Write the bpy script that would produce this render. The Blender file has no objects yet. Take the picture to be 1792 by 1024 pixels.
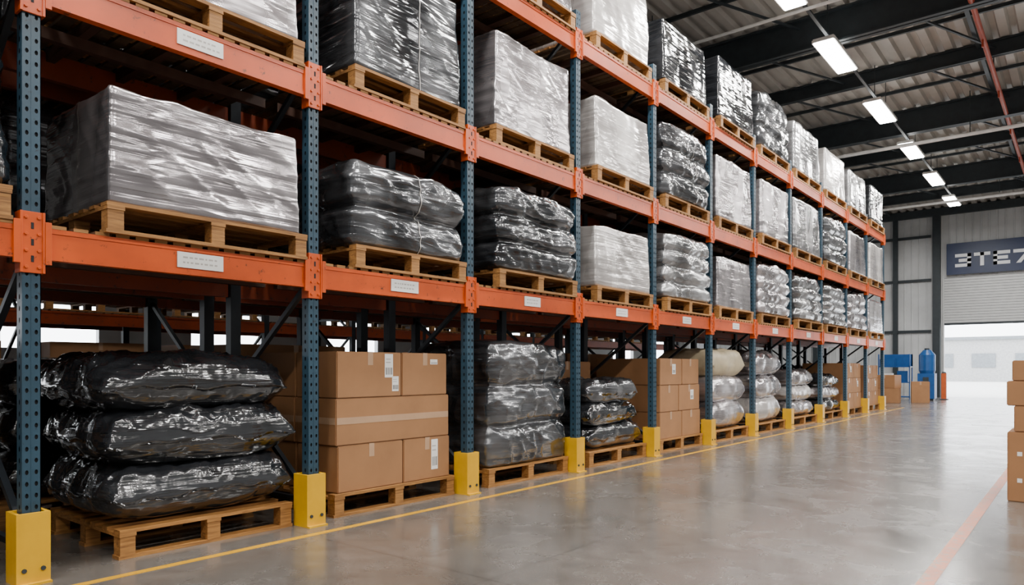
import bpy, bmesh, math, random
from mathutils import Vector, noise, Matrix
random.seed(7)
scene = bpy.context.scene
COL = scene.collection

# ------------------------------------------------------------------ materials
def new_mat(name):
    m = bpy.data.materials.new(name); m.use_nodes = True
    nt = m.node_tree; b = nt.nodes.get("Principled BSDF")
    return m, nt, b
def N(nt, typ, **kw):
    n = nt.nodes.new(typ)
    for k, v in kw.items():
        if hasattr(n, k): setattr(n, k, v)
    return n
def ramp(nt, fac, stops):
    r = nt.nodes.new('ShaderNodeValToRGB'); e = r.color_ramp.elements
    while len(e) < len(stops): e.new(0.5)
    for i, (p, c) in enumerate(stops):
        e[i].position = p
        e[i].color = (c[0], c[1], c[2], 1) if isinstance(c, (tuple, list)) else (c, c, c, 1)
    nt.links.new(fac, r.inputs[0]); return r
def coords(nt, scale=(1, 1, 1), rot=(0, 0, 0), kind='Object'):
    tc = nt.nodes.new('ShaderNodeTexCoord'); mp = nt.nodes.new('ShaderNodeMapping')
    mp.inputs['Scale'].default_value = scale; mp.inputs['Rotation'].default_value = rot
    nt.links.new(tc.outputs[kind], mp.inputs[0]); return mp.outputs[0]
def noise_tex(nt, vec, scale, detail=4, rough=.55, dist=0.0):
    n = nt.nodes.new('ShaderNodeTexNoise'); n.inputs['Scale'].default_value = scale
    n.inputs['Detail'].default_value = detail; n.inputs['Roughness'].default_value = rough
    n.inputs['Distortion'].default_value = dist
    nt.links.new(vec, n.inputs['Vector']); return n.outputs['Fac']
def bump(nt, b, h, strength, dist=.02, prev=None):
    bp = nt.nodes.new('ShaderNodeBump'); bp.inputs['Strength'].default_value = strength
    bp.inputs['Distance'].default_value = dist
    nt.links.new(h, bp.inputs['Height'])
    if prev: nt.links.new(prev.outputs[0], bp.inputs['Normal'])
    nt.links.new(bp.outputs[0], b.inputs['Normal']); return bp

def simple(name, col, rough=.5, metal=0.0, var=.15, scale=6):
    m, nt, b = new_mat(name)
    f = noise_tex(nt, coords(nt), scale, 5)
    lo = tuple(c*(1-var) for c in col); hi = tuple(min(1, c*(1+var)) for c in col)
    r = ramp(nt, f, [(.3, lo), (.7, hi)])
    nt.links.new(r.outputs[0], b.inputs['Base Color'])
    b.inputs['Roughness'].default_value = rough; b.inputs['Metallic'].default_value = metal
    return m

def paint(name, col, wear=(.08, .06, .05), amount=.66, rough=.38):
    m, nt, b = new_mat(name)
    f = noise_tex(nt, coords(nt), 14, 8, .75)
    g = noise_tex(nt, coords(nt), 2.0, 4)
    r1 = ramp(nt, g, [(.3, tuple(c*.75 for c in col)), (.7, tuple(min(1, c*1.15) for c in col))])
    r2 = ramp(nt, f, [(amount, 0), (amount+.05, 1)])
    mx = N(nt, 'ShaderNodeMixRGB'); nt.links.new(r2.outputs[0], mx.inputs[0])
    nt.links.new(r1.outputs[0], mx.inputs[1]); mx.inputs[2].default_value = (*wear, 1)
    nt.links.new(mx.outputs[0], b.inputs['Base Color'])
    b.inputs['Roughness'].default_value = rough
    bump(nt, b, f, .08, .004)
    return m

def wrap(name, dark, light, metal, rough, bs=.5, coat=.6, crease=.5, slack=.5):
    """stretch film: long horizontal tension lines, diagonal folds, broad slack"""
    m, nt, b = new_mat(name)
    oi = N(nt, 'ShaderNodeObjectInfo')
    def off(v):
        a = N(nt, 'ShaderNodeVectorMath'); a.operation = 'ADD'
        nt.links.new(v, a.inputs[0])
        ml = N(nt, 'ShaderNodeMath'); ml.operation = 'MULTIPLY'; ml.inputs[1].default_value = 37
        nt.links.new(oi.outputs['Random'], ml.inputs[0]); nt.links.new(ml.outputs[0], a.inputs[1])
        return a.outputs[0]
    f1 = noise_tex(nt, off(coords(nt, (.22, .22, 8.5), (.06, .04, 0))), 1.8, 3, .5, .25)
    f2 = noise_tex(nt, off(coords(nt, (.6, .6, 3.0), (0.3, 0.22, 0))), 1.5, 2, .5, .4)
    f3 = noise_tex(nt, off(coords(nt, (1.3, 1.3, .45))), 1.6, 1)
    a1 = N(nt, 'ShaderNodeMath'); a1.operation = 'SUBTRACT'; a1.inputs[1].default_value = .5; nt.links.new(f2, a1.inputs[0])
    a2 = N(nt, 'ShaderNodeMath'); a2.operation = 'ABSOLUTE'; nt.links.new(a1.outputs[0], a2.inputs[0])
    cr = ramp(nt, a2.outputs[0], [(0, 1), (.05, .5), (.18, 0)])
    mx = N(nt, 'ShaderNodeMath'); mx.operation = 'MULTIPLY_ADD'; mx.inputs[1].default_value = .4
    nt.links.new(f1, mx.inputs[0])
    h3 = N(nt, 'ShaderNodeMath'); h3.operation = 'MULTIPLY'; h3.inputs[1].default_value = .6; nt.links.new(f3, h3.inputs[0])
    nt.links.new(h3.outputs[0], mx.inputs[2])
    r = ramp(nt, mx.outputs[0], [(.38, dark), (.62, light)])
    nt.links.new(r.outputs[0], b.inputs['Base Color'])
    rr = ramp(nt, f3, [(.3, rough*.75), (.7, rough*1.3)])
    nt.links.new(rr.outputs[0], b.inputs['Roughness'])
    b.inputs['Metallic'].default_value = metal
    b.inputs['Coat Weight'].default_value = coat
    b.inputs['Coat Roughness'].default_value = .1
    b0 = bump(nt, b, f3, slack, .12)
    bp = bump(nt, b, f1, bs, .026, b0)
    bp2 = bump(nt, b, cr.outputs[0], crease, .012, bp)
    nt.links.new(bp2.outputs[0], b.inputs['Coat Normal'])
    return m

M = {}
M['black'] = wrap('black_film', (.005, .006, .007), (.022, .024, .028), .0, .15, .55, .9, .6, .7)
M['dark'] = wrap('dark_grey_film', (.03, .032, .036), (.14, .145, .155), .6, .2, .45, .8, .45)
M['grey'] = wrap('grey_film', (.14, .14, .145), (.42, .42, .43), .72, .24, .42, .7, .35)
M['silver'] = wrap('silver_film', (.26, .24, .25), (.68, .635, .65), .8, .25, .42, .7, .32)
M['white'] = wrap('white_film', (.42, .395, .385), (.78, .745, .72), .4, .27, .4, .6, .25)
M['cream'] = simple('cream_sack', (.5, .42, .28), .45)
def wood(name, a, c):
    m, nt, b = new_mat(name)
    oi = N(nt, 'ShaderNodeObjectInfo')
    f = noise_tex(nt, coords(nt, (9, 1.2, 22)), 3, 6, .65, .4)
    g = noise_tex(nt, coords(nt, (1, 1, 1)), 4.5, 4)
    r = ramp(nt, f, [(.3, a), (.7, c)])
    hs = N(nt, 'ShaderNodeHueSaturation'); nt.links.new(r.outputs[0], hs.inputs['Color'])
    mr = N(nt, 'ShaderNodeMapRange'); mr.inputs['To Min'].default_value = .6; mr.inputs['To Max'].default_value = 1.25
    ad = N(nt, 'ShaderNodeMath'); ad.operation = 'ADD'; nt.links.new(oi.outputs['Random'], ad.inputs[0]); nt.links.new(g, ad.inputs[1])
    hv = N(nt, 'ShaderNodeMath'); hv.operation = 'MULTIPLY'; hv.inputs[1].default_value = .5; nt.links.new(ad.outputs[0], hv.inputs[0])
    nt.links.new(hv.outputs[0], mr.inputs[0]); nt.links.new(mr.outputs[0], hs.inputs['Value'])
    nt.links.new(hs.outputs[0], b.inputs['Base Color'])
    b.inputs['Roughness'].default_value = .65
    bump(nt, b, f, .3, .006); return m
M['wood'] = wood('pallet_wood', (.16, .062, .012), (.50, .235, .06))
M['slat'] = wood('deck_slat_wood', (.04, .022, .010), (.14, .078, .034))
M['kraft'] = simple('kraft_cardboard', (.31, .15, .062), .7, 0, .10, 3)
M['tape'] = simple('packing_tape', (.45, .29, .18), .2, 0, .05)
M['label'] = simple('paper_label', (.78, .77, .74), .5, 0, .04)
M['ink'] = simple('ink', (.06, .06, .06), .6)
M['blue'] = paint('blue_steel', (.020, .053, .082), (.012, .018, .026), .60)
M['hole'] = simple('upright_inner_shade', (.006, .007, .009), .8)  # near-black: painted shade inside the uprights, also used for tyres
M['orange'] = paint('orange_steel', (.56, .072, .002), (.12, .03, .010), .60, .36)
M['orange_shade'] = paint('shaded_orange_steel', (.24, .033, .003), (.07, .02, .01), .58, .45)  # same orange darkened: paints in the shade on rear beams and back racks
M['yellow'] = paint('yellow_steel', (.70, .38, .002), (.2, .1, .01), .66)
M['brace'] = simple('dark_brace_steel', (.015, .02, .026), .45, .3)
M['dsteel'] = simple('dark_roof_steel', (.028, .037, .043), .5, .2)
M['deckbar'] = simple('deck_support_bar', (.06, .022, .01), .6)
M['roof'] = simple('roof_sheet', (.42, .395, .36), .5, .0, .14, 1.2)
M['pipe'] = simple('white_pipe', (.75, .74, .72), .35)
M['redpipe'] = simple('red_sprinkler_pipe', (.4, .05, .015), .4)
M['navy'] = simple('navy_sign', (.003, .018, .075), .4, 0, .05)
M['letter'] = simple('sign_letter', (.85, .87, .9), .4, 0, .02)
M['bluep'] = simple('blue_plastic', (.008, .07, .24), .35)
M['orangep'] = simple('orange_plastic', (.5, .09, .015), .4)
M['door'] = simple('roller_door', (.55, .56, .56), .4, .2, .05)
M['extg'] = simple('exterior_grey', (.16, .175, .19), .5)
M['extl'] = simple('exterior_light_grey', (.34, .34, .34), .6)
M['strap'] = simple('strap', (.42, .40, .37), .4)
M['yline'] = paint('yellow_line_paint', (.66, .34, .012), (.25, .19, .12), .60, .3)
M['oline'] = paint('orange_line_paint', (.50, .13, .04), (.28, .18, .13), .52, .35)
def emis(name, col, s):
    m, nt, b = new_mat(name)
    b.inputs['Base Color'].default_value = (.9, .9, .9, 1)
    b.inputs['Emission Color'].default_value = (*col, 1); b.inputs['Emission Strength'].default_value = s
    return m
M['lamp'] = emis('lamp_diffuser', (1, .98, .94), 26)
M['roof_glow'] = emis('added_roof_glow', (1, .97, .92), 8)  # added glow on top of the fixtures, lifts the ceiling brightness
def cladding(nm, a, c):
    m, nt, b = new_mat(nm)
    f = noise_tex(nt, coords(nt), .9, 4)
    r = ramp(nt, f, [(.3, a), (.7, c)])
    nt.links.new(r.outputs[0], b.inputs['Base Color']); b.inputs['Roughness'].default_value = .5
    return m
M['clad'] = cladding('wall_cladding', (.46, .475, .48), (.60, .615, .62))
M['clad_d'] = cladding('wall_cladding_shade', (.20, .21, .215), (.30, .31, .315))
def concrete():
    m, nt, b = new_mat('polished_concrete')
    v = coords(nt)
    a = noise_tex(nt, v, .55, 6, .6, .4); c = noise_tex(nt, v, 6, 8, .65)
    d = noise_tex(nt, v, 1.9, 6, .6, .8)
    r = ramp(nt, a, [(.3, (.085, .076, .067)), (.7, (.17, .154, .138))])
    r2 = ramp(nt, c, [(.25, .72), (.75, 1.2)])
    mx = N(nt, 'ShaderNodeMixRGB'); mx.blend_type = 'MULTIPLY'; mx.inputs[0].default_value = 1
    nt.links.new(r.outputs[0], mx.inputs[1]); nt.links.new(r2.outputs[0], mx.inputs[2])
    sp = N(nt, 'ShaderNodeSeparateXYZ'); nt.links.new(v, sp.inputs[0])
    def joint(sock, period, offs):
        a1 = N(nt, 'ShaderNodeMath'); a1.operation = 'ADD'; a1.inputs[1].default_value = offs; nt.links.new(sock, a1.inputs[0])
        p = N(nt, 'ShaderNodeMath'); p.operation = 'PINGPONG'; p.inputs[1].default_value = period/2; nt.links.new(a1.outputs[0], p.inputs[0])
        l = N(nt, 'ShaderNodeMath'); l.operation = 'LESS_THAN'; l.inputs[1].default_value = .007; nt.links.new(p.outputs[0], l.inputs[0])
        return l.outputs[0]
    j1 = joint(sp.outputs[1], 4.5, 1.2); j2 = joint(sp.outputs[0], 4.5, 2.4)
    mxj = N(nt, 'ShaderNodeMath'); mxj.operation = 'MAXIMUM'; nt.links.new(j1, mxj.inputs[0]); nt.links.new(j2, mxj.inputs[1])
    k = N(nt, 'ShaderNodeMath'); k.operation = 'MULTIPLY'; k.inputs[1].default_value = .5; nt.links.new(mxj.outputs[0], k.inputs[0])
    mj = N(nt, 'ShaderNodeMixRGB'); nt.links.new(k.outputs[0], mj.inputs[0]); nt.links.new(mx.outputs[0], mj.inputs[1])
    mj.inputs[2].default_value = (.04, .036, .032, 1)
    nt.links.new(mj.outputs[0], b.inputs['Base Color'])
    rr = ramp(nt, d, [(.3, .17), (.7, .33)]); nt.links.new(rr.outputs[0], b.inputs['Roughness'])
    b.inputs['Specular IOR Level'].default_value = .75
    b.inputs['Coat Weight'].default_value = .28; b.inputs['Coat Roughness'].default_value = .15
    bump(nt, b, c, .05, .004); return m
M['floor'] = concrete()
M['ext'] = simple('exterior_pavement', (.6, .6, .58), .8)

# ------------------------------------------------------------------ mesh builder
class MB:
    def __init__(s): s.v = []; s.f = []; s.m = []; s.mats = []
    def mi(s, mat):
        if mat not in s.mats: s.mats.append(mat)
        return s.mats.index(mat)
    def box(s, x0, x1, y0, y1, z0, z1, mat):
        if x0 > x1: x0, x1 = x1, x0
        if y0 > y1: y0, y1 = y1, y0
        if z0 > z1: z0, z1 = z1, z0
        i = len(s.v); k = s.mi(mat)
        s.v += [(x0,y0,z0),(x1,y0,z0),(x1,y1,z0),(x0,y1,z0),(x0,y0,z1),(x1,y0,z1),(x1,y1,z1),(x0,y1,z1)]
        for q in ((0,3,2,1),(4,5,6,7),(0,1,5,4),(1,2,6,5),(2,3,7,6),(3,0,4,7)):
            s.f.append(tuple(i+a for a in q)); s.m.append(k)
    def bar(s, a, b, w, mat, up=(0,1,0)):
        a = Vector(a); b = Vector(b); d = (b-a).normalized(); u = Vector(up)
        if abs(d.dot(u)) > .95: u = Vector((1,0,0))
        p = d.cross(u).normalized()*w/2; q = d.cross(p).normalized()*w/2
        i = len(s.v); k = s.mi(mat)
        for c in (a, b):
            for e in (p+q, p-q, -p-q, -p+q): s.v.append(tuple(c+e))
        for f in ((0,1,2,3),(7,6,5,4),(0,4,5,1),(1,5,6,2),(2,6,7,3),(3,7,4,0)):
            s.f.append(tuple(i+t for t in f)); s.m.append(k)
    def cyl(s, a, b, r, mat, n=12, r2=None):
        a = Vector(a); b = Vector(b); d = (b-a).normalized(); u = Vector((0,0,1)) if abs(d.z) < .9 else Vector((1,0,0))
        p = d.cross(u).normalized(); q = d.cross(p); i = len(s.v); k = s.mi(mat); r2 = r if r2 is None else r2
        for c, rr in ((a, r), (b, r2)):
            for j in range(n):
                t = 2*math.pi*j/n; s.v.append(tuple(c+(p*math.cos(t)+q*math.sin(t))*rr))
        for j in range(n):
            s.f.append((i+j, i+(j+1)%n, i+n+(j+1)%n, i+n+j)); s.m.append(k)
        s.f.append(tuple(i+j for j in reversed(range(n)))); s.m.append(k)
        s.f.append(tuple(i+n+j for j in range(n))); s.m.append(k)
    def quad(s, pts, mat):
        i = len(s.v); s.v += [tuple(p) for p in pts]; s.f.append(tuple(range(i, i+len(pts)))); s.m.append(s.mi(mat))
    def mesh(s, name, smooth=False):
        me = bpy.data.meshes.new(name); me.from_pydata(s.v, [], s.f)
        for mt in s.mats: me.materials.append(mt)
        me.polygons.foreach_set('material_index', s.m)
        if smooth: me.polygons.foreach_set('use_smooth', [True]*len(s.f))
        me.update(); return me
    def obj(s, name, loc=(0,0,0), rot=0, parent=None, smooth=False, bevel=0):
        o = bpy.data.objects.new(name, s.mesh(name, smooth)); COL.objects.link(o)
        o.location = loc; o.rotation_euler = (0, 0, rot)
        if parent: o.parent = parent
        if bevel:
            bv = o.modifiers.new('bevel', 'BEVEL'); bv.width = bevel; bv.segments = 2; bv.limit_method = 'ANGLE'
        return o
def inst(name, me, loc, rot=0, parent=None):
    o = bpy.data.objects.new(name, me); COL.objects.link(o); o.location = loc; o.rotation_euler = (0,0,rot)
    if parent: o.parent = parent
    return o
def empty(name, loc=(0,0,0)):
    o = bpy.data.objects.new(name, None); COL.objects.link(o); o.location = loc; return o

# ------------------------------------------------------------------ camera
F = 1240.0; TH = math.atan(1004/F); HC = 1.3; X0 = 4.958
cam = bpy.data.cameras.new('camera'); co = bpy.data.objects.new('camera', cam); COL.objects.link(co)
cam.sensor_width = 36; cam.lens = 36*F/1792; cam.shift_y = (645-512)/1792
co.location = (X0, 0, HC); co.rotation_euler = (math.pi/2, 0, TH); cam.clip_end = 300
scene.camera = co

# ------------------------------------------------------------------ room
YW = 37.4; XL = -13.0; XR = 13.5; YB = -10.0; ZC = 8.6
mb = MB(); mb.box(XL-.3, XR+.3, YB-.3, YW+.3, -.2, 0, M['floor']); mb.obj('floor')
# ceiling: ribbed roof sheet running along the aisle
mb = MB(); x = XL-.3; k = 0
prof = [(0, 0), (.16, 0), (.20, .09), (.31, .09), (.35, 0)]
while x < XR+.3:
    for (a, za), (b, zb) in zip(prof[:-1], prof[1:]):
        mb.quad([(x+a, YB-.3, ZC+za), (x+b, YB-.3, ZC+zb), (x+b, YW+.3, ZC+zb), (x+a, YW+.3, ZC+za)], M['roof'])
    x += .35
mb.box(XL-.3, XR+.3, YB-.3, YW+.3, ZC+.12, ZC+.2, M['roof'])
mb.box(XL-.3, XR+.3, YW+.2, YW+.3, ZC, ZC+.12, M['roof']); mb.box(XL-.3, XR+.3, YB-.3, YB-.2, ZC, ZC+.12, M['roof'])
mb.obj('ceiling')
def clad_wall(name, p0, p1, z0, z1, nrm, thick=.2, mt='clad'):
    """ribbed wall between two plan points, ribs toward nrm"""
    mb = MB(); p0 = Vector(p0); p1 = Vector(p1); L = (p1-p0).length; d = (p1-p0).normalized(); n = Vector(nrm)
    s = 0; pr = [(0, 0), (.22, 0), (.24, .025), (.28, .025), (.30, 0)]
    while s < L-.01:
        for (a, za), (b, zb) in zip(pr[:-1], pr[1:]):
            A = p0+d*min(L, s+a)+n*za; B = p0+d*min(L, s+b)+n*zb
            mb.quad([(A.x, A.y, z0), (B.x, B.y, z0), (B.x, B.y, z1), (A.x, A.y, z1)], M[mt])
        s += .3
    a = p0-n*.02; b = p1-n*thick
    mb.box(a.x, b.x, a.y, b.y, z0, z1, M[mt])
    return mb.obj(name)
DX0, DX1, DZ = -.1, 5.2, 5.45
e = empty('wall_far')
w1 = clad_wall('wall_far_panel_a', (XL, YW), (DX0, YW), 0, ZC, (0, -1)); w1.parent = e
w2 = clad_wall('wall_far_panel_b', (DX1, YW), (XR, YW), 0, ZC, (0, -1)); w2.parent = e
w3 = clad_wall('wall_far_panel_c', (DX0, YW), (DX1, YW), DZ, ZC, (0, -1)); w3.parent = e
mb = MB()
for z in (2.95, 5.3, 7.3):
    mb.box(XL, DX0-.45, YW-.12, YW-.03, z, z+.12, M['dsteel'])
mb.box(XL, XR, YW-.22, YW-.03, 8.25, 8.59, M['dsteel'])
for xx in (-9.5, -5.6, -2.0): mb.box(xx-.1, xx+.1, YW-.2, YW-.03, 0, 8.25, M['dsteel'])
mb.box(-.46, -.16, YW-.32, YW-.03, 0, 8.25, M['dsteel'])
mb.box(DX1+.1, DX1+.4, YW-.32, YW-.03, 0, 8.25, M['dsteel'])
o = mb.obj('wall_far_girts'); o.parent = e
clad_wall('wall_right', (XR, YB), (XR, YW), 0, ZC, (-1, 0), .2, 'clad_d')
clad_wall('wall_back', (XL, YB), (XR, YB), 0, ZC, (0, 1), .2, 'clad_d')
# left wall, with a window band
e = empty('wall_left')
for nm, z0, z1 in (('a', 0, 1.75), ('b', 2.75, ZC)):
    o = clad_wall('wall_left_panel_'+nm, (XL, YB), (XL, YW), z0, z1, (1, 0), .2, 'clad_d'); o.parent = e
mb = MB(); y = YB
while y < YW:
    mb.box(XL-.15, XL+.02, y, y+2.2, 1.75, 2.75, M['clad_d']); y += 4.2
o = mb.obj('wall_left_piers'); o.parent = e
# roller door
mb = MB(); z = 3.36
while z < DZ:
    mb.box(DX0+.06, DX1-.06, YW+.02, YW+.06, z, z+.105, M['door']); mb.box(DX0+.06, DX1-.06, YW+.035, YW+.055, z+.1, z+.12, M['dsteel']); z += .12
mb.box(DX0+.06, DX1-.06, YW, YW+.08, 3.26, 3.36, M['dsteel'])
mb.box(DX0+.005, DX0+.06, YW-.06, YW+.1, 0, DZ-.01, M['door']); mb.box(DX1-.06, DX1-.005, YW-.06, YW+.1, 0, DZ-.01, M['door'])
mb.obj('door_1')
# exterior
mb = MB(); mb.box(-60, 60, YW+.3, 120, -.25, -.02, M['ext']); mb.obj('ground_outside')
mb = MB()
mb.box(-25, 30, 85, 95, -.02, 4.2, M['extl']); mb.box(-25.3, 30.3, 84.7, 95.3, 4.2, 4.5, M['extg'])
for i in range(14): mb.box(-22+i*3.6, -20+i*3.6, 84.9, 85, 1.4, 2.8, M['extg'])
mb.obj('office_building')
mb = MB()
mb.box(-1.0, 1.0, -2.2, 2.2, .35, 1.0, M['extl']); mb.box(-.95, .95, -1.3, 1.6, 1.0, 1.5, M['extg']); mb.box(-.9, .9, -1.1, 1.4, 1.5, 1.56, M['extl'])
for sx in (-1, 1):
    for sy in (-1.4, 1.4): mb.cyl((sx*.8, sy, .33), (sx*1.04, sy, .33), .33, M['hole'], 16)
mb.obj('parked_car', (3.0, 64, -.02), math.pi/2)

# rafters
e = empty('roof_frame'); mb = MB()
ys_r = [-6.4+3.62*i for i in range(12)]
for i, y in enumerate(ys_r):
    big = i % 2 == 0
    z0 = 7.9 if big else 8.22; w = .12 if big else .07
    mb.box(XL, XR, y-w, y+w, z0, z0+.035, M['dsteel']); mb.box(XL, XR, y-.02, y+.02, z0, 8.58, M['dsteel']); mb.box(XL, XR, y-w, y+w, 8.54, 8.58, M['dsteel'])
for x in (-7.5, -2.2, 3.1, 6.2, 9.6):
    mb.box(x-.04, x+.04, YB, YW-.3, 8.46, 8.57, M['dsteel'])
o = mb.obj('rafters', parent=e)
mb = MB()
for i, y in enumerate(ys_r[:-1]):
    for x in (-1.2, 1.9, 4.6):
        mb.bar((x, y, 8.4), (x+1.5, y+3.62, 8.4), .04, M['dsteel'])
    mb.box(XL, XR, y+1.78, y+1.84, 8.5, 8.58, M['dsteel'])
mb.obj('roof_bracing', parent=e)
mb = MB()
mb.cyl((XL+.1, 22.0, 7.45), (XR-.1, 22.0, 7.45), .05, M['pipe'])
mb.cyl((XL+.1, 13.2, 7.75), (XR-.1, 13.2, 7.75), .03, M['pipe'])
mb.cyl((XL+.1, 30.2, 7.4), (XR-.1, 30.2, 7.4), .045, M['pipe'])
for y in (22.0, 30.2, 13.2):
    for x in (-6, -2, 2.6, 5.5, 9): mb.cyl((x, y, 7.5), (x, y, 8.59), .012, M['dsteel'], 6)
mb.obj('conduit_pipes')
mb = MB(); mb.cyl((3.35, YB+.1, 7.95), (3.35, YW-.4, 7.95), .05, M['redpipe'])
for i in range(13):
    y = -8+i*3.4; mb.cyl((3.35, y, 7.95), (3.35, y, 8.59), .015, M['dsteel'], 6)
    mb.cyl((3.35, y+1.2, 7.95), (3.35, y+1.2, 7.75), .02, M['redpipe'], 8)
mb.obj('sprinkler_pipe')

# light fixtures (tubes; the glowing top strip is added to brighten the roof)
mbf = MB(); L2 = .9
mbf.box(-.19, .19, -L2, L2, .03, .10, M['pipe'])
mbf.box(-.18, .18, -L2+.02, L2-.02, 0, .03, M['lamp'])
mbf.box(-.10, .10, -L2+.05, L2-.05, .10, .11, M['roof_glow'])
mbf.box(-.21, -.19, -L2, L2, .02, .08, M['pipe']); mbf.box(.19, .21, -L2, L2, .02, .08, M['pipe'])
mbf.cyl((0, -.6, .1), (0, -.6, .98), .01, M['dsteel'], 6); mbf.cyl((0, .6, .1), (0, .6, .98), .01, M['dsteel'], 6)
fme = mbf.mesh('ceiling_light')
LP = {1.02: 200, 6.6: 275, -4.9: 12, 11.0: 60}
for x, pw in LP.items():
    for i in range(-5, 6):
        y = 15.3+i*4+(.55 if i < 0 else 0)
        if y > 33: continue
        f = inst('ceiling_light', fme, (x, y, 7.6))
        ld = bpy.data.lights.new('tube', 'AREA'); ld.shape = 'RECTANGLE'; ld.size = .32; ld.size_y = 1.7
        ld.energy = pw; ld.color = (1, .965, .92)
        lo = bpy.data.objects.new('tube', ld); COL.objects.link(lo); lo.location = (0, 0, -.012); lo.parent = f
mb = MB()
mb.box(.99, 1.05, YB+.1, 33.5, 7.82, 7.86, M['dsteel'])
mb.obj('cable_tray')

# ------------------------------------------------------------------ rack
YS = [1.503, 3.52, 5.44, 7.448, 9.485, 11.526, 13.565, 15.72, 18.05, 20.35, 22.6, 24.8]
YS = [-.52] + YS
LV = [(1.965, 2.16), (3.53, 3.73), (5.28, 5.48)]
def perf_face(mb, o, u, v, uw, cells, pitch, hr, mat):
    """perforated strip: o origin, u width dir, v up dir"""
    o = Vector(o); u = Vector(u); v = Vector(v); k = mb.mi(mat); n = 8
    for c in range(cells):
        b = o+v*pitch*c
        out = []
        for (a, t) in ((1,.5),(1,1),(.5,1),(0,1),(0,.5),(0,0),(.5,0),(1,0)):
            out.append(b+u*uw*a+v*pitch*t)
        inn = []
        for j in range(8):
            t = j*math.pi/4; inn.append(b+u*(uw*.5+hr*math.cos(t))+v*(pitch*.5+hr*1.6*math.sin(t)))
        i = len(mb.v); mb.v += [tuple(p) for p in out+inn]
        for j in range(8):
            j2 = (j+1) % 8; mb.f.append((i+j, i+j2, i+8+j2, i+8+j)); mb.m.append(k)
PH = 5.8
def rack(name, xf, dx, ys, detail=True):
    e = empty(name); X = lambda l: xf+dx*l
    mb = MB(); OC = M['orange'] if detail else M['orange_shade']; BC = M['blue'] if detail else M['brace']  # back racks take darker steel, their shade put into the colour
    for y in ys:
        if detail:
            cells = int(PH/.07); p = PH/cells
            perf_face(mb, (X(0), y-.05, 0), (0, 1, 0), (0, 0, 1), .05, cells, p, .0095, M['blue'])
            perf_face(mb, (X(0), y, 0), (0, 1, 0), (0, 0, 1), .05, cells, p, .0095, M['blue'])
            perf_face(mb, (X(-.0), y-.05, 0), (-dx, 0, 0), (0, 0, 1), .09, cells, p, .011, M['blue'])
            mb.box(X(-.012), X(-.085), y-.04, y+.045, .0, PH-.01, M['hole'])  # black core painting the shade seen through the perforations
            mb.box(X(0), X(-.09), y+.0455, y+.05, 0, PH, M['blue'])
            mb.box(X(.002), X(-.002), y-.003, y+.003, 0, PH, M['blue'])
        else:
            mb.box(X(0), X(-.09), y-.05, y+.05, 0, PH, BC)
        mb.box(X(-1.21), X(-1.3), y-.05, y+.05, 0, PH, M['brace'])
        mb.box(X(.03), X(-.12), y-.06, y+.06, 0, .012, BC)
        mb.box(X(-1.18), X(-1.34), y-.09, y+.09, 0, .012, BC)
    mb.obj('uprights', parent=e)
    mb = MB()
    for y in ys:
        z = .25; s = 0
        while z < PH-.9:
            a, b = (-.09, -1.21) if s % 2 == 0 else (-1.21, -.09)
            mb.bar((X(a), y, z), (X(b), y, z+.85), .04, M['brace']); z += .9; s += 1
        for z in (.2, 2.35, 4.0, 5.6): mb.bar((X(-.09), y, z), (X(-1.21), y, z), .04, M['brace'])
    mb.obj('frame_braces', parent=e)
    mb = MB(); mc = MB(); md = MB(); ml = MB()
    for (z0, z1) in LV:
        zc = (z0+z1)/2
        for a, b in zip(ys[:-1], ys[1:]):
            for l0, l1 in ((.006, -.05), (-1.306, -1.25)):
                oc = OC if l0 > -1 else M['orange_shade']
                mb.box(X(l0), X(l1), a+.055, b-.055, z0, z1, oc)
                s = 1 if l0 > -1 else -1
                mb.box(X(l0), X(l0+s*.006), a+.06, b-.06, z0, z0+.03, oc)
                mb.box(X(l0), X(l0+s*.006), a+.06, b-.06, z1-.03, z1, oc)
            y = a+.10
            while y < b-.14:
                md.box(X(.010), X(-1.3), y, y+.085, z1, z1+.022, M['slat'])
                if detail: md.box(X(.014), X(.010), y, y+.085, z1, z1+.022, M['wood'])
                y += .125
            for q in (.25, .5, .75):
                yy = a+(b-a)*q; md.box(X(-.05), X(-1.25), yy-.03, yy+.03, z1-.07, z1-.001, M['deckbar'])
            md.box(X(-.62), X(-.68), a+.06, b-.06, z1-.15, z1-.07, M['deckbar'])
        if detail and True:
            for y in ys:
                for l0, l1 in ((.016, .004),):
                    mc.box(X(l0), X(l1), y-.062, y+.062, zc-.185, zc+.185, M['orange'])
                for sg in (-1, 1):
                    mc.box(X(.024), X(-.075), y+sg*.052, y+sg*.066, zc-.185, zc+.185, M['orange'])
                    mc.box(X(.028), X(.006), y+sg*.066, y+sg*.10, zc-.13, zc+.13, M['orange'])
                    for zz in (-.15, -.05, .05, .15):
                        mc.cyl((X(.016), y+sg*.034, zc+zz), (X(.026), y+sg*.034, zc+zz), .011, M['orange'], 6)
                for zz in (-.10, 0, .10): mc.box(X(.018), X(.015), y-.008, y+.008, zc+zz-.02, zc+zz+.02, M['hole'])
    mb.obj('beams', parent=e)
    md.obj('deck_slats', parent=e)
    if detail: mc.obj('beam_connectors', parent=e, bevel=.003)
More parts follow.
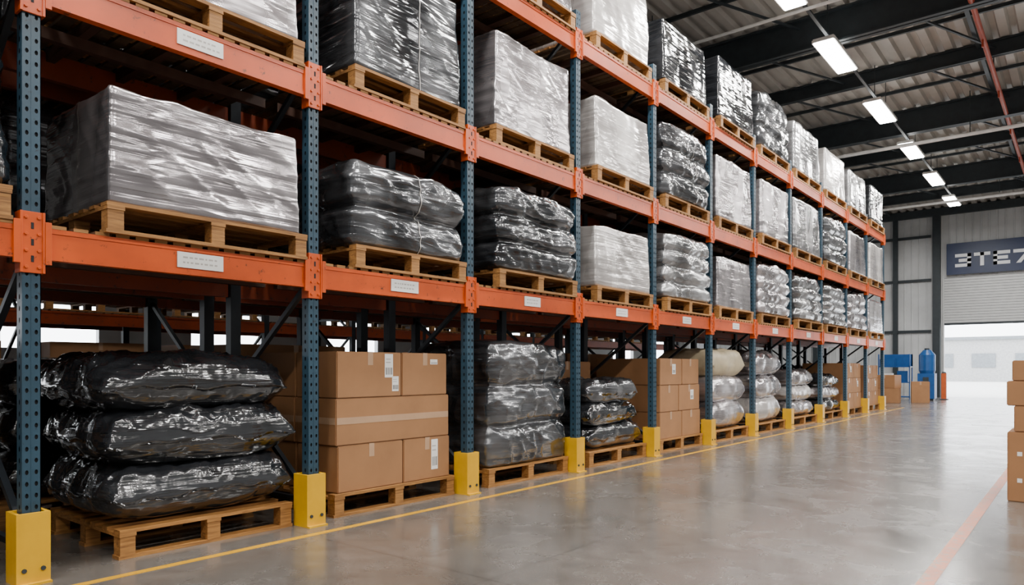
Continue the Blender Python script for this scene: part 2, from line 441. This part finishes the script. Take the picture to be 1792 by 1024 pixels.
    # beam labels
    if detail:
        for li, (z0, z1) in enumerate(LV):
            for i, (a, b) in enumerate(zip(ys[:-1], ys[1:])):
                if li == 2 or (li == 1 and i != 1): continue
                yy = a+(b-a)*.52; zc = (z0+z1)/2+.005; w = .17 if i < 3 else .15
                ml.box(X(.007), X(.016), yy-w, yy+w, zc-.055, zc+.055, M['label'])
                for r in range(2):
                    t = -w+.04
                    while t < w-.05:
                        q = random.uniform(.012, .035); zz = zc+.018-.036*r
                        ml.box(X(.016), X(.0165), yy+t, yy+t+q, zz-.006, zz+.006, M['strap']); t += q+.012
        ml.obj('beam_labels', parent=e)
    return e
rack('pallet_rack', 0, 1, YS)
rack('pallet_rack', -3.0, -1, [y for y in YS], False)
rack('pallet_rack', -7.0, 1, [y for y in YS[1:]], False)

# post guards
mb = MB(); t = .022
for a in ((.038, .038-t, -.09, .09), (-.15, -.15+t, -.09, .09), (.038-t, -.15+t, -.09, -.09+t), (.038-t, -.15+t, .09-t, .09)):
    mb.box(a[0], a[1], a[2], a[3], .0, .43, M['yellow'])
mb.box(.038, .07, -.09, .09, .0, .013, M['yellow'])
for y in (-.05, .05): mb.cyl((.038, y, .09), (.046, y, .09), .014, M['dsteel'], 8)
gm = mb.mesh('post_guard')
for y in YS[1:]: inst('post_guard', gm, (0, y, 0))

# ------------------------------------------------------------------ pallets
def pallet_mesh(W, D, H=.2):
    mb = MB(); w = M['wood']
    n = 7
    for i in range(n):
        c = -D/2+.05+(D-.1)*i/(n-1); hw = .05 if i in (0, n-1, 3) else .042
        mb.box(c-hw, c+hw, -W/2+random.uniform(0, .008), W/2-random.uniform(0, .008), H-.024, H, w)
    for y in (-W/2+.06, 0, W/2-.06):
        mb.box(-D/2, D/2, y-.055, y+.055, H-.048, H-.0245, w)
        for x in (-D/2+.055, 0, D/2-.055):
            mb.box(x-.05, x+.05, y-.05, y+.05, .0245, H-.0485, w)
    for x in (-D/2+.055, 0, D/2-.055): mb.box(x-.052, x+.052, -W/2, W/2, 0, .024, w)
    return mb.mesh('wooden_pallet')
PM = {}
def pallet(x_front, y0, y1, z, D=1.22, rot=0, H=.2):
    W = round(y1-y0, 2); k = (W, D, H, random.randint(0, 1))
    if k not in PM: PM[k] = pallet_mesh(W, D, H)
    return inst('wooden_pallet', PM[k], (x_front-D/2, (y0+y1)/2, z), rot)

# ------------------------------------------------------------------ wrapped loads
def ridge(v): return 1-abs(noise.noise(v))*2
def load_mesh(W, D, H, mat, seed, layers=0, res=.035, strap=None, amp=1.0, name='wrapped_load'):
    hw, hd, r = W/2, D/2, (.035 if layers else .022)
    so = seed*13.7
    lean = (noise.noise(Vector((so, 1, 2)))*.04, noise.noise(Vector((so, 5, 2)))*.04)
    sk = noise.noise(Vector((so, 0, 0)))
    kk = 1.0 if layers else .45
    def pos(bx, by, bz, off=0):
        p = Vector((bx*hd, by*hw, (bz-.5)*H)); inner = Vector((max(-hd+r, min(hd-r, p.x)), max(-hw+r, min(hw-r, p.y)), max(-H/2+r, min(H/2-r, p.z))))
        d = p-inner
        n = d.normalized() if d.length > 1e-6 else Vector((0, 0, 1))
        q = inner+n*r
        z = q.z+H/2; tz = z/H
        side = math.sqrt(n.x*n.x+n.y*n.y)
        P = Vector((q.x+so, q.y-so, z))
        disp = .05*kk*noise.noise(P*1.7)
        s = q.x+q.y
        cor = abs(by) if abs(bx) > .98 else abs(bx)   # closeness to vertical corner
        w1 = ridge(Vector((q.x*.6+so, q.y*.6, z*6+s*1.2*sk)))
        w2 = ridge(Vector((q.x*1.2+so, q.y*1.2+9, z*13-s*1.6)))
        w3 = ridge(Vector((q.x*2.0+so, q.y*2.0+3, z*4+s*2.2)))**4
        disp += side*amp*kk*(.014*w1+.009*w2+.018*w3-.022)
        if layers:
            t = tz*layers+.16*noise.noise(Vector((q.x*1.3+so, q.y*1.3, 3)))
            c = 1-abs(math.sin(math.pi*t))
            if .25 < t < layers-.25: disp -= side*.10*c**2.5
            else: disp -= side*.05*c**2
            disp += side*(.03+.03*(1-cor**4))
            disp += side*.02*ridge(Vector((q.x*4+so, q.y*4, t*2)))**2
        if n.z > .2:
            disp += n.z*(.02*noise.noise(P*4)*kk+.05*kk*noise.noise(P*1.8) + (.06 if layers else .0)*(1-(bx*bx*.5+by*by*.5)) - .01)
            disp += n.z*amp*.010*ridge(Vector((q.x*5+so, q.y*2, 0)))
        if n.z < -.2: disp = 0 if side < .2 else disp*.3
        out = q+n*(disp+off)
        out.z = max(-H/2, out.z)+H/2
        out.x += lean[0]*tz*tz*(1 if not layers else 1.5); out.y += lean[1]*tz*tz
        k = 1-.035*tz; out.x *= k; out.y *= k
        return out
    verts = {}; V = []; Fc = []
    nx = max(6, int(D/res)); ny = max(6, int(W/res)); nz = max(6, int(H/res))
    def vid(i, j, k):
        key = (i, j, k)
        if key not in verts:
            verts[key] = len(V); V.append(tuple(pos(2*i/nx-1, 2*j/ny-1, k/nz)))
        return verts[key]
    for j in range(ny):
        for k in range(nz):
            Fc.append((vid(nx, j, k), vid(nx, j+1, k), vid(nx, j+1, k+1), vid(nx, j, k+1)))
            Fc.append((vid(0, j+1, k), vid(0, j, k), vid(0, j, k+1), vid(0, j+1, k+1)))
    for i in range(nx):
        for k in range(nz):
            Fc.append((vid(i, 0, k), vid(i+1, 0, k), vid(i+1, 0, k+1), vid(i, 0, k+1)))
            Fc.append((vid(i+1, ny, k), vid(i, ny, k), vid(i, ny, k+1), vid(i+1, ny, k+1)))
    for i in range(nx):
        for j in range(ny):
            Fc.append((vid(i, j, nz), vid(i+1, j, nz), vid(i+1, j+1, nz), vid(i, j+1, nz)))
            Fc.append((vid(i, j+1, 0), vid(i+1, j+1, 0), vid(i+1, j, 0), vid(i, j, 0)))
    mi = [0]*len(Fc)
    if strap is not None:
        def ribbon(path, wv, hw_):
            for a, b in zip(path[:-1], path[1:]):
                i = len(V); V.extend([tuple(a-wv*hw_), tuple(a+wv*hw_), tuple(b+wv*hw_), tuple(b-wv*hw_)])
                Fc.append((i, i+1, i+2, i+3)); mi.append(1)
        if strap == 'end':
            ribbon([pos(.1, -1, k/nz, .005) for k in range(nz+1)], Vector((1, 0, 0)), .005)
        else:
            for sv in strap:
                ribbon([pos(1, sv, k/nz, .006) for k in range(nz+1)], Vector((0, 1, 0)), .005)
                ribbon([pos(2*i/nx-1, sv, 1, .006) for i in range(nx+1)], Vector((0, 1, 0)), .005)
    me = bpy.data.meshes.new(name); me.from_pydata(V, [], Fc)
    me.materials.append(mat); me.materials.append(M['strap'])
    me.polygons.foreach_set('material_index', mi)
    me.polygons.foreach_set('use_smooth', [True]*len(Fc)); me.update()
    return me

def bag_mesh(W, D, H, mat, seed, res=34, name='plastic_bag', pw=7.0):
    so = seed*7.3; V = []; Fc = []; n = res
    def P(s, t, top):
        u = math.sin(math.pi/2*s); v = math.sin(math.pi/2*t)
        a = max(0, 1-abs(u)**pw); b = max(0, 1-abs(v)**pw)
        th = (a*b)**.5
        cx = v*D/2*(1-.05*u*u); cy = u*W/2*(1-.05*v*v)
        cx += .04*noise.noise(Vector((u*2+so, v*2, 1))); cy += .04*noise.noise(Vector((u*2+so, v*2, 9)))
        edge = max(abs(u), abs(v))**3
        wr = .026*ridge(Vector((u*1.2+so, v*5, 2+top)))**2+.026*ridge(Vector((u*4+so, v*2+4, top)))**2+.05*noise.noise(Vector((u*1.8+so, v*1.8, top*3)))
        wr += edge*.04*ridge(Vector((u*7+so, v*7, top)))**2
        amp = min(1, th*2.2)
        if top: z = H*.45+th*H*.55+wr*amp*.9-.02
        else: z = H*.45-th*H*.45+max(0, wr)*amp*.3*edge
        z += (1-amp)*.06*noise.noise(Vector((u*3+so, v*3, 5)))
        # surface wrinkles around the flanks
        fl = max(0, 1-th)*amp
        k = 1+fl*.03*(ridge(Vector((u*8+so, v*8, z*9)))-.5)
        return (cx*k, cy*k, max(z, 0.0))
    idx = {}
    for top in (1, 0):
        for i in range(n+1):
            for j in range(n+1):
                if top == 0 and (i in (0, n) or j in (0, n)): idx[(0, i, j)] = idx[(1, i, j)]; continue
                idx[(top, i, j)] = len(V); V.append(P(2*i/n-1, 2*j/n-1, top))
    for i in range(n):
        for j in range(n):
            a = [idx[(1, i, j)], idx[(1, i, j+1)], idx[(1, i+1, j+1)], idx[(1, i+1, j)]]
            Fc.append(tuple(reversed(a)))
            Fc.append((idx[(0, i, j)], idx[(0, i, j+1)], idx[(0, i+1, j+1)], idx[(0, i+1, j)]))
    me = bpy.data.meshes.new(name); me.from_pydata(V, [], Fc); me.materials.append(mat)
    me.polygons.foreach_set('use_smooth', [True]*len(Fc)); me.update()
    return me

# ------------------------------------------------------------------ cartons
def carton(W, D, H, loc, rot=0, tape='v', label=None, name='cardboard_box', marks=False):
    bm = bmesh.new(); bmesh.ops.create_cube(bm, size=1)
    for v in bm.verts: v.co = Vector((v.co.x*D, v.co.y*W, (v.co.z+.5)*H))
    bmesh.ops.bevel(bm, geom=list(bm.edges), offset=.008, segments=2, affect='EDGES')
    me = bpy.data.meshes.new('tmp'); bm.to_mesh(me); bm.free()
    mb = MB(); k = mb.mi(M['kraft'])
    mb.v = [tuple(v.co) for v in me.vertices]
    for p in me.polygons: mb.f.append(tuple(p.vertices)); mb.m.append(k)
    e = .0015
    mb.box(-D/2+.01, D/2-.01, -.002, .002, H, H+e*.5, M['ink'])
    if tape == 'v':
        mb.box(-D/2, D/2, -.03, .03, H, H+e, M['tape'])
        mb.box(D/2, D/2+e, -.03, .03, H-.12, H, M['tape'])
    elif tape == 'h':
        mb.box(D/2, D/2+e, -W/2+.01, W/2-.01, H*.45, H*.45+.06, M['tape'])
        mb.box(-D/2+.01, D/2-.01, -W/2-e, -W/2, H*.45, H*.45+.06, M['tape'])
    elif tape == 'side':
        mb.box(-D/2, D/2, -.03, .03, H, H+e, M['tape'])
        mb.box(-.03, .03, -W/2-e, -W/2, H-.12, H, M['tape'])
    if label:
        for (ly, lz, lw, lh) in label:
            mb.box(D/2, D/2+.002, ly-lw/2, ly+lw/2, lz-lh/2, lz+lh/2, M['label'])
            t = ly-lw*.38; 
            while t < ly+lw*.36:
                q = random.uniform(.003, .009); mb.box(D/2+.002, D/2+.0025, t, t+q, lz-lh*.38, lz-lh*.08, M['ink']); t += q+.006
            for r in range(2): mb.box(D/2+.002, D/2+.0025, ly-lw*.38, ly+lw*.2, lz+lh*(.12+.14*r), lz+lh*(.16+.14*r), M['strap'])
    if marks:
        for z in (H*.28, H*.66):
            for q in range(3):
                mb.box(-D/2+.08+q*.08, -D/2+.12+q*.08, -W/2-.002, -W/2, z, z+.04, M['label'])
    return mb.obj(name, loc, rot)

# ------------------------------------------------------------------ fill the racks
mats_L = {
 1: ['black','silver','dark','dark','white','grey','silver','silver','grey','grey','silver','silver'],
 2: ['black','silver','dark','silver','white','dark','silver','silver','grey','dark','silver','white'],
 3: ['silver','silver','grey','silver','white','black','black','dark','grey','white','grey','dark'],
}
hgt = {1: [.95,.78,.72,.93,.82,1.0,.9,.98,.98,.95,.95,.98],
       2: [1.0,1.1,1.1,1.05,.93,1.12,1.1,1.1,1.15,1.1,1.1,1.1],
       3: [1.0,1.0,1.1,1.1,1.12,.97,1.08,1.1,1.1,1.06,1.03,1.05]}
lay = {1: [2,0,2,3,0,4,0,4,4,5,4,0], 2: [3,0,0,0,0,3,0,0,0,3,0,0], 3: [0,0,0,0,0,0,0,3,0,0,0,0]}
straps = {(1, 1): 'end', (2, 2): [.15], (1, 2): [.1], (2,5):[.3]}
nb = len(YS)-1
for lv in (1, 2, 3):
    zt = LV[lv-1][1]+.022
    for i in range(nb):
        a, b = YS[i], YS[i+1]
        lo = .40 if i < 5 else .30
        y0, y1 = a+lo, b-.10
        xf = .03+random.uniform(-.02, .03)
        pallet(xf, y0, y1, zt)
        W = y1-y0-.06; H = hgt[lv][i]
        res = .022 if i < 4 else (.035 if i < 7 else .05)
        me = load_mesh(W, 1.16, H, M[mats_L[lv][i]], lv*20+i, lay[lv][i], res, straps.get((lv, i)), 1.0)
        inst('wrapped_load', me, (xf-.61, (y0+y1)/2-.01, zt+.2), random.uniform(-.012, .012))

def bay(i): return YS[i+1], YS[i+2]   # i: photo bay number from the first visible post
# bay 0 : three black bags
a, b = bay(0); pallet(-.12, 2.05, 3.40, 0, 1.28)
for j in range(3):
    me = bag_mesh(1.50 if j else 1.46, 1.36, .45, M['black'], 3+j, 64, 'plastic_bag', 5.5)
    inst('black_plastic_bag', me, (-.78+(.0, .02, -.02)[j], 2.68+(.02, .03, -.02)[j], .2+.385*j), (.01, -.02, .03)[j])
# bay 1 : cartons
pallet(-.10, 3.80, 5.31, 0, 1.25)
z = .2; h = .415
for (zz, ys, tp) in ((0, [(3.86, 4.62), (4.63, 5.26)], 'v'), (1, [(3.84, 5.25)], 'h'), (2, [(3.85, 4.60), (4.61, 5.22)], 'v')):
    for q, (c0, c1) in enumerate(ys):
        lb = None
        if zz == 2 and q == 0: lb = [(.22, .29, .1, .22), (.30, .12, .08, .14)]
        if zz == 0 and q == 1: lb = [(.10, .24, .09, .3)]
        if zz == 2 and q == 1: lb = [(.12, .33, .10, .05)]
        carton(c1-c0, .60, h, (-.13-.3, (c0+c1)/2, z+zz*(h+.003)), 0, tp, lb)
        carton(c1-c0, .58, h, (-.13-.62-.29, (c0+c1)/2, z+zz*(h+.003)), 0, tp)
# bay 2 : dark wrapped bags
a, b = bay(2); pallet(-.08, a+.38, b-.10, 0, 1.25)
inst('wrapped_load', load_mesh(b-a-.54, 1.18, 1.36, M['dark'], 91, 3, .022, None), (-.70, (a+.38+b-.10)/2, .2))
# bay 3 : small dark bags, cartons behind
a, b = bay(3); pallet(-.08, a+.38, b-.10, 0, 1.25)
for j in range(3):
    me = bag_mesh(1.5-.08*j, .78, .34, M['black' if j < 2 else 'dark'], 20+j, 40)
    inst('black_plastic_bag', me, (-.50, (a+b)/2+.12-.03*j, .2+.305*j), (0, .04, -.03)[j])
carton(1.3, .34, .6, (-1.12, (a+b)/2+.14, .2), 0, 'v'); carton(1.25, .34, .6, (-1.12, (a+b)/2+.12, .803), 0, 'v')
# bay 4 : cartons
def carton_stack(i, top=1.46, inset=.36, rows=3):
    a, b = bay(i); pallet(-.10, a+inset, b-.12, 0, 1.25)
    y0, y1 = a+inset+.05, b-.17; h = (top-.2)/rows-.003
    for zz in range(rows):
        m = y0+(y1-y0)*(.52 if zz % 2 == 0 else .44)
        for q, (c0, c1) in enumerate(((y0, m-.005), (m+.005, y1-.03*zz))):
            lb = [(.1, h*.6, .12, .16)] if (zz == 2 and q == 0) or (zz == 1 and q == 1) else None
            carton(c1-c0, 1.15, h, (-.13-.575, (c0+c1)/2, .2+zz*(h+.003)), 0, 'v', lb)
carton_stack(4)
def bag_stack(i, mats, h, W=1.6, D=1.2, n=None, inset=.3, names='plastic_bag'):
    a, b = bay(i); pallet(-.08, a+inset, b-.10, 0, 1.25); z = .2
    for j, mt in enumerate(mats):
        me = bag_mesh(min(W, b-a-inset-.12)-.04*j, D, h, M[mt], i*9+j, 30)
        inst('plastic_bag', me, (-.70, (a+inset+b-.10)/2, z), random.uniform(-.04, .04)); z += h*.9
bag_stack(5, ['silver', 'silver', 'cream'], .52)
bag_stack(6, ['white', 'silver', 'silver'], .52)
bag_stack(7, ['silver', 'white', 'silver'], .38)
bag_stack(8, ['black', 'silver', 'black'], .34)
carton_stack(9, 1.45); carton_stack(10, 1.4)
# bay -1 (left of the first post)
pallet(-.12, -.1, 1.30, 0, 1.25)
for j in range(2):
    me = bag_mesh(1.35, 1.2, .36, M['cream' if j == 0 else 'black'], 60+j, 30); inst('plastic_bag', me, (-.74, .6, .2+.335*j))

# back-to-back rack loads (shared meshes)
shared = [load_mesh(1.5, 1.1, h, M[m], 200+k, l, .07) for k, (h, m, l) in enumerate(((1.0, 'dark', 3), (.95, 'black', 0), (1.1, 'dark', 0), (.9, 'black', 2)))]
for lv in (1, 2, 3):
    zt = LV[lv-1][1]+.022
    for i in range(nb):
        if random.random() < .12: continue
        a, b = YS[i], YS[i+1]; pallet(-1.80, a+.3, a+1.86, zt, 1.14)
        inst('wrapped_load', random.choice(shared), (-2.37, a+1.08, zt+.2))
sh3 = [load_mesh(1.5, 1.1, h, M[m], 300+k, l, .09) for k, (h, m, l) in enumerate(((1.0, 'grey', 0), (.95, 'dark', 3)))]
for lv in (0, 1, 2, 3):
    zt = LV[lv-1][1]+.022 if lv else 0
    for i in range(1, nb):
        if random.random() < (.15 if lv == 0 else .2): continue
        a, b = YS[i], YS[i+1]; pallet(-7.06, a+.3, a+1.86, zt, 1.14)
        if lv == 0 or random.random() < .3:
            for zz in range(random.choice((2, 3)) if lv == 0 else 2): carton(1.4, 1.05, .5, (-7.63, a+1.08, zt+.2+zz*.503))
        else: inst('wrapped_load', random.choice(sh3), (-7.63, a+1.08, zt+.2))
for i, kind in ((0, 'c'), (1, 'b'), (2, 'c'), (3, 'b'), (4, 'l'), (5, 'c'), (6, 'l'), (7, 'b'), (8, 'l'), (9, 'c'), (10, 'l'), (11, 'b')):
    a, b = YS[i], YS[i+1]; pallet(-1.80, a+.3, a+1.86, 0, 1.14)
    if kind == 'c':
        for zz in range(3): carton(1.35, 1.05, .45, (-2.37, a+1.08, .2+zz*.453))
    elif kind == 'l': inst('wrapped_load', shared[3], (-2.37, a+1.08, .2))
    else:
        for zz in range(3): inst('black_plastic_bag', bag_mesh(1.5, 1.1, .42, M['black'], 80+i+zz, 20), (-2.37, a+1.08, .2+zz*.38))

# ------------------------------------------------------------------ right-hand carton stack
carton(1.1, .95, .68, (4.36+.475, 9.0, 0), 0, 'side', None, marks=True)
carton(.95, .8, .25, (4.40+.4, 8.94, .683), .03, 'side')
carton(1.0, .85, .24, (4.37+.42, 8.95, .936), -.02, 'side')
carton(.9, .7, .20, (4.39+.35, 8.92, 1.179), .02, 'side')

# ------------------------------------------------------------------ rack end clutter
carton(.9, .8, .55, (-.9, 30.0, 0), .1, 'v'); carton(.8, .7, .5, (-.9, 30.0, .553), -.1, 'side')
carton(.7, .6, .8, (.05, 30.8, 0), .2, 'side')
carton(.7, .7, .8, (-2.1, 28.6, 0), .1, 'side'); carton(.6, .6, .45, (-2.1, 28.6, .803), .3, 'v')
mb = MB()
mb.box(-.3, .3, -.3, .3, .08, 1.1, M['bluep']); mb.box(-.26, .26, -.26, .26, 0, .08, M['dsteel'])
mb.cyl((0, 0, 1.1), (0, 0, 1.22), .26, M['bluep'], 20, .3); mb.cyl((0, 0, 1.22), (0, 0, 1.85), .3, M['bluep'], 20); mb.cyl((0, 0, 1.85), (0, 0, 2.05), .3, M['bluep'], 20, .14)
mb.cyl((0, 0, 2.05), (0, 0, 2.12), .1, M['dsteel'], 12)
mb.box(-.1, .1, -.34, -.3, .7, .95, M['dsteel']); mb.obj('blue_dispenser_tank', (-.05, 33.0, 0))
mb = MB()
for z in (.1, .7, 1.35): mb.box(-.6, .6, -.3, .3, z, z+.04, M['bluep'])
for x in (-.6, .56):
    for y in (-.3, .26): mb.box(x, x+.04, y, y+.04, 0, 1.9, M['bluep'])
mb.box(-.6, .6, .26, .3, 1.39, 1.9, M['bluep']); mb.box(-.55, .0, -.25, .2, 1.39, 1.7, M['bluep']); mb.box(-.5, -.1, -.2, .2, .74, 1.1, M['label'])
mb.box(.1, .5, -.2, .2, .74, 1.2, M['bluep']); mb.obj('blue_shelf_unit', (-1.3, 33.5, 0))
mb = MB(); mb.box(-.09, .09, -.09, .09, 0, 1.1, M['orangep']); mb.box(-.15, .15, -.15, .15, 0, .04, M['dsteel']); mb.cyl((0, 0, 1.1), (0, 0, 1.16), .09, M['dsteel'], 12, .05)
mb.obj('door_bollard', (.38, 34.2, 0))

# ------------------------------------------------------------------ floor lines
mb = MB(); mb.box(.23, .295, -3, 26.5, 0, .002, M['yline']); mb.obj('yellow_floor_line')
mb = MB(); mb.box(4.16, 4.25, -3, 30, 0, .002, M['oline']); mb.obj('orange_floor_line')

# ------------------------------------------------------------------ sign
e = empty('wall_sign')
mb = MB(); mb.box(.09, 3.7, YW-.30, YW-.20, 5.50, 6.90, M['navy'])
mb.box(.3, .4, YW-.2, YW-.02, 5.7, 6.7, M['dsteel']); mb.box(3.3, 3.4, YW-.2, YW-.02, 5.7, 6.7, M['dsteel']); mb.obj('board', parent=e)
mb = MB(); yl0, yl1 = YW-.33, YW-.30; zb, zh, lw, st = 5.82, .58, .60, .14
def stroke(x, a, b, c, d): mb.box(x+a, x+b, yl0, yl1, zb+c, zb+d, M['letter'])
x = .42                                    # 3
for c in (0, (zh-st)/2, zh-st): stroke(x, 0 if c != (zh-st)/2 else .14, lw, c, c+st)
stroke(x, lw-st, lw, 0, zh)
x += lw+.11                                # T
stroke(x, 0, lw, zh-st, zh); stroke(x, (lw-st)/2, (lw+st)/2, 0, zh)
x += lw+.11                                # E
for c in (0, (zh-st)/2, zh-st): stroke(x, 0, lw if c != (zh-st)/2 else lw-.08, c, c+st)
stroke(x, 0, st, 0, zh)
x += lw+.11                                # 7
stroke(x, 0, lw, zh-st, zh)
i = len(mb.v); k = mb.mi(M['letter'])
for yy in (yl0, yl1):
    for (px, pz) in ((.10, 0), (.10+st*1.2, 0), (lw, zh-st), (lw-st*1.2, zh-st)): mb.v.append((x+px, yy, zb+pz))
for f in ((0,1,2,3),(7,6,5,4),(0,4,5,1),(1,5,6,2),(2,6,7,3),(3,7,4,0)): mb.f.append(tuple(i+q for q in f)); mb.m.append(k)
mb.obj('lettering', parent=e)

# ------------------------------------------------------------------ world
w = bpy.data.worlds.new('world'); scene.world = w; w.use_nodes = True
nt = w.node_tree; bg = nt.nodes['Background']
bg.inputs[0].default_value = (.93, .96, 1, 1); bg.inputs[1].default_value = 9.0
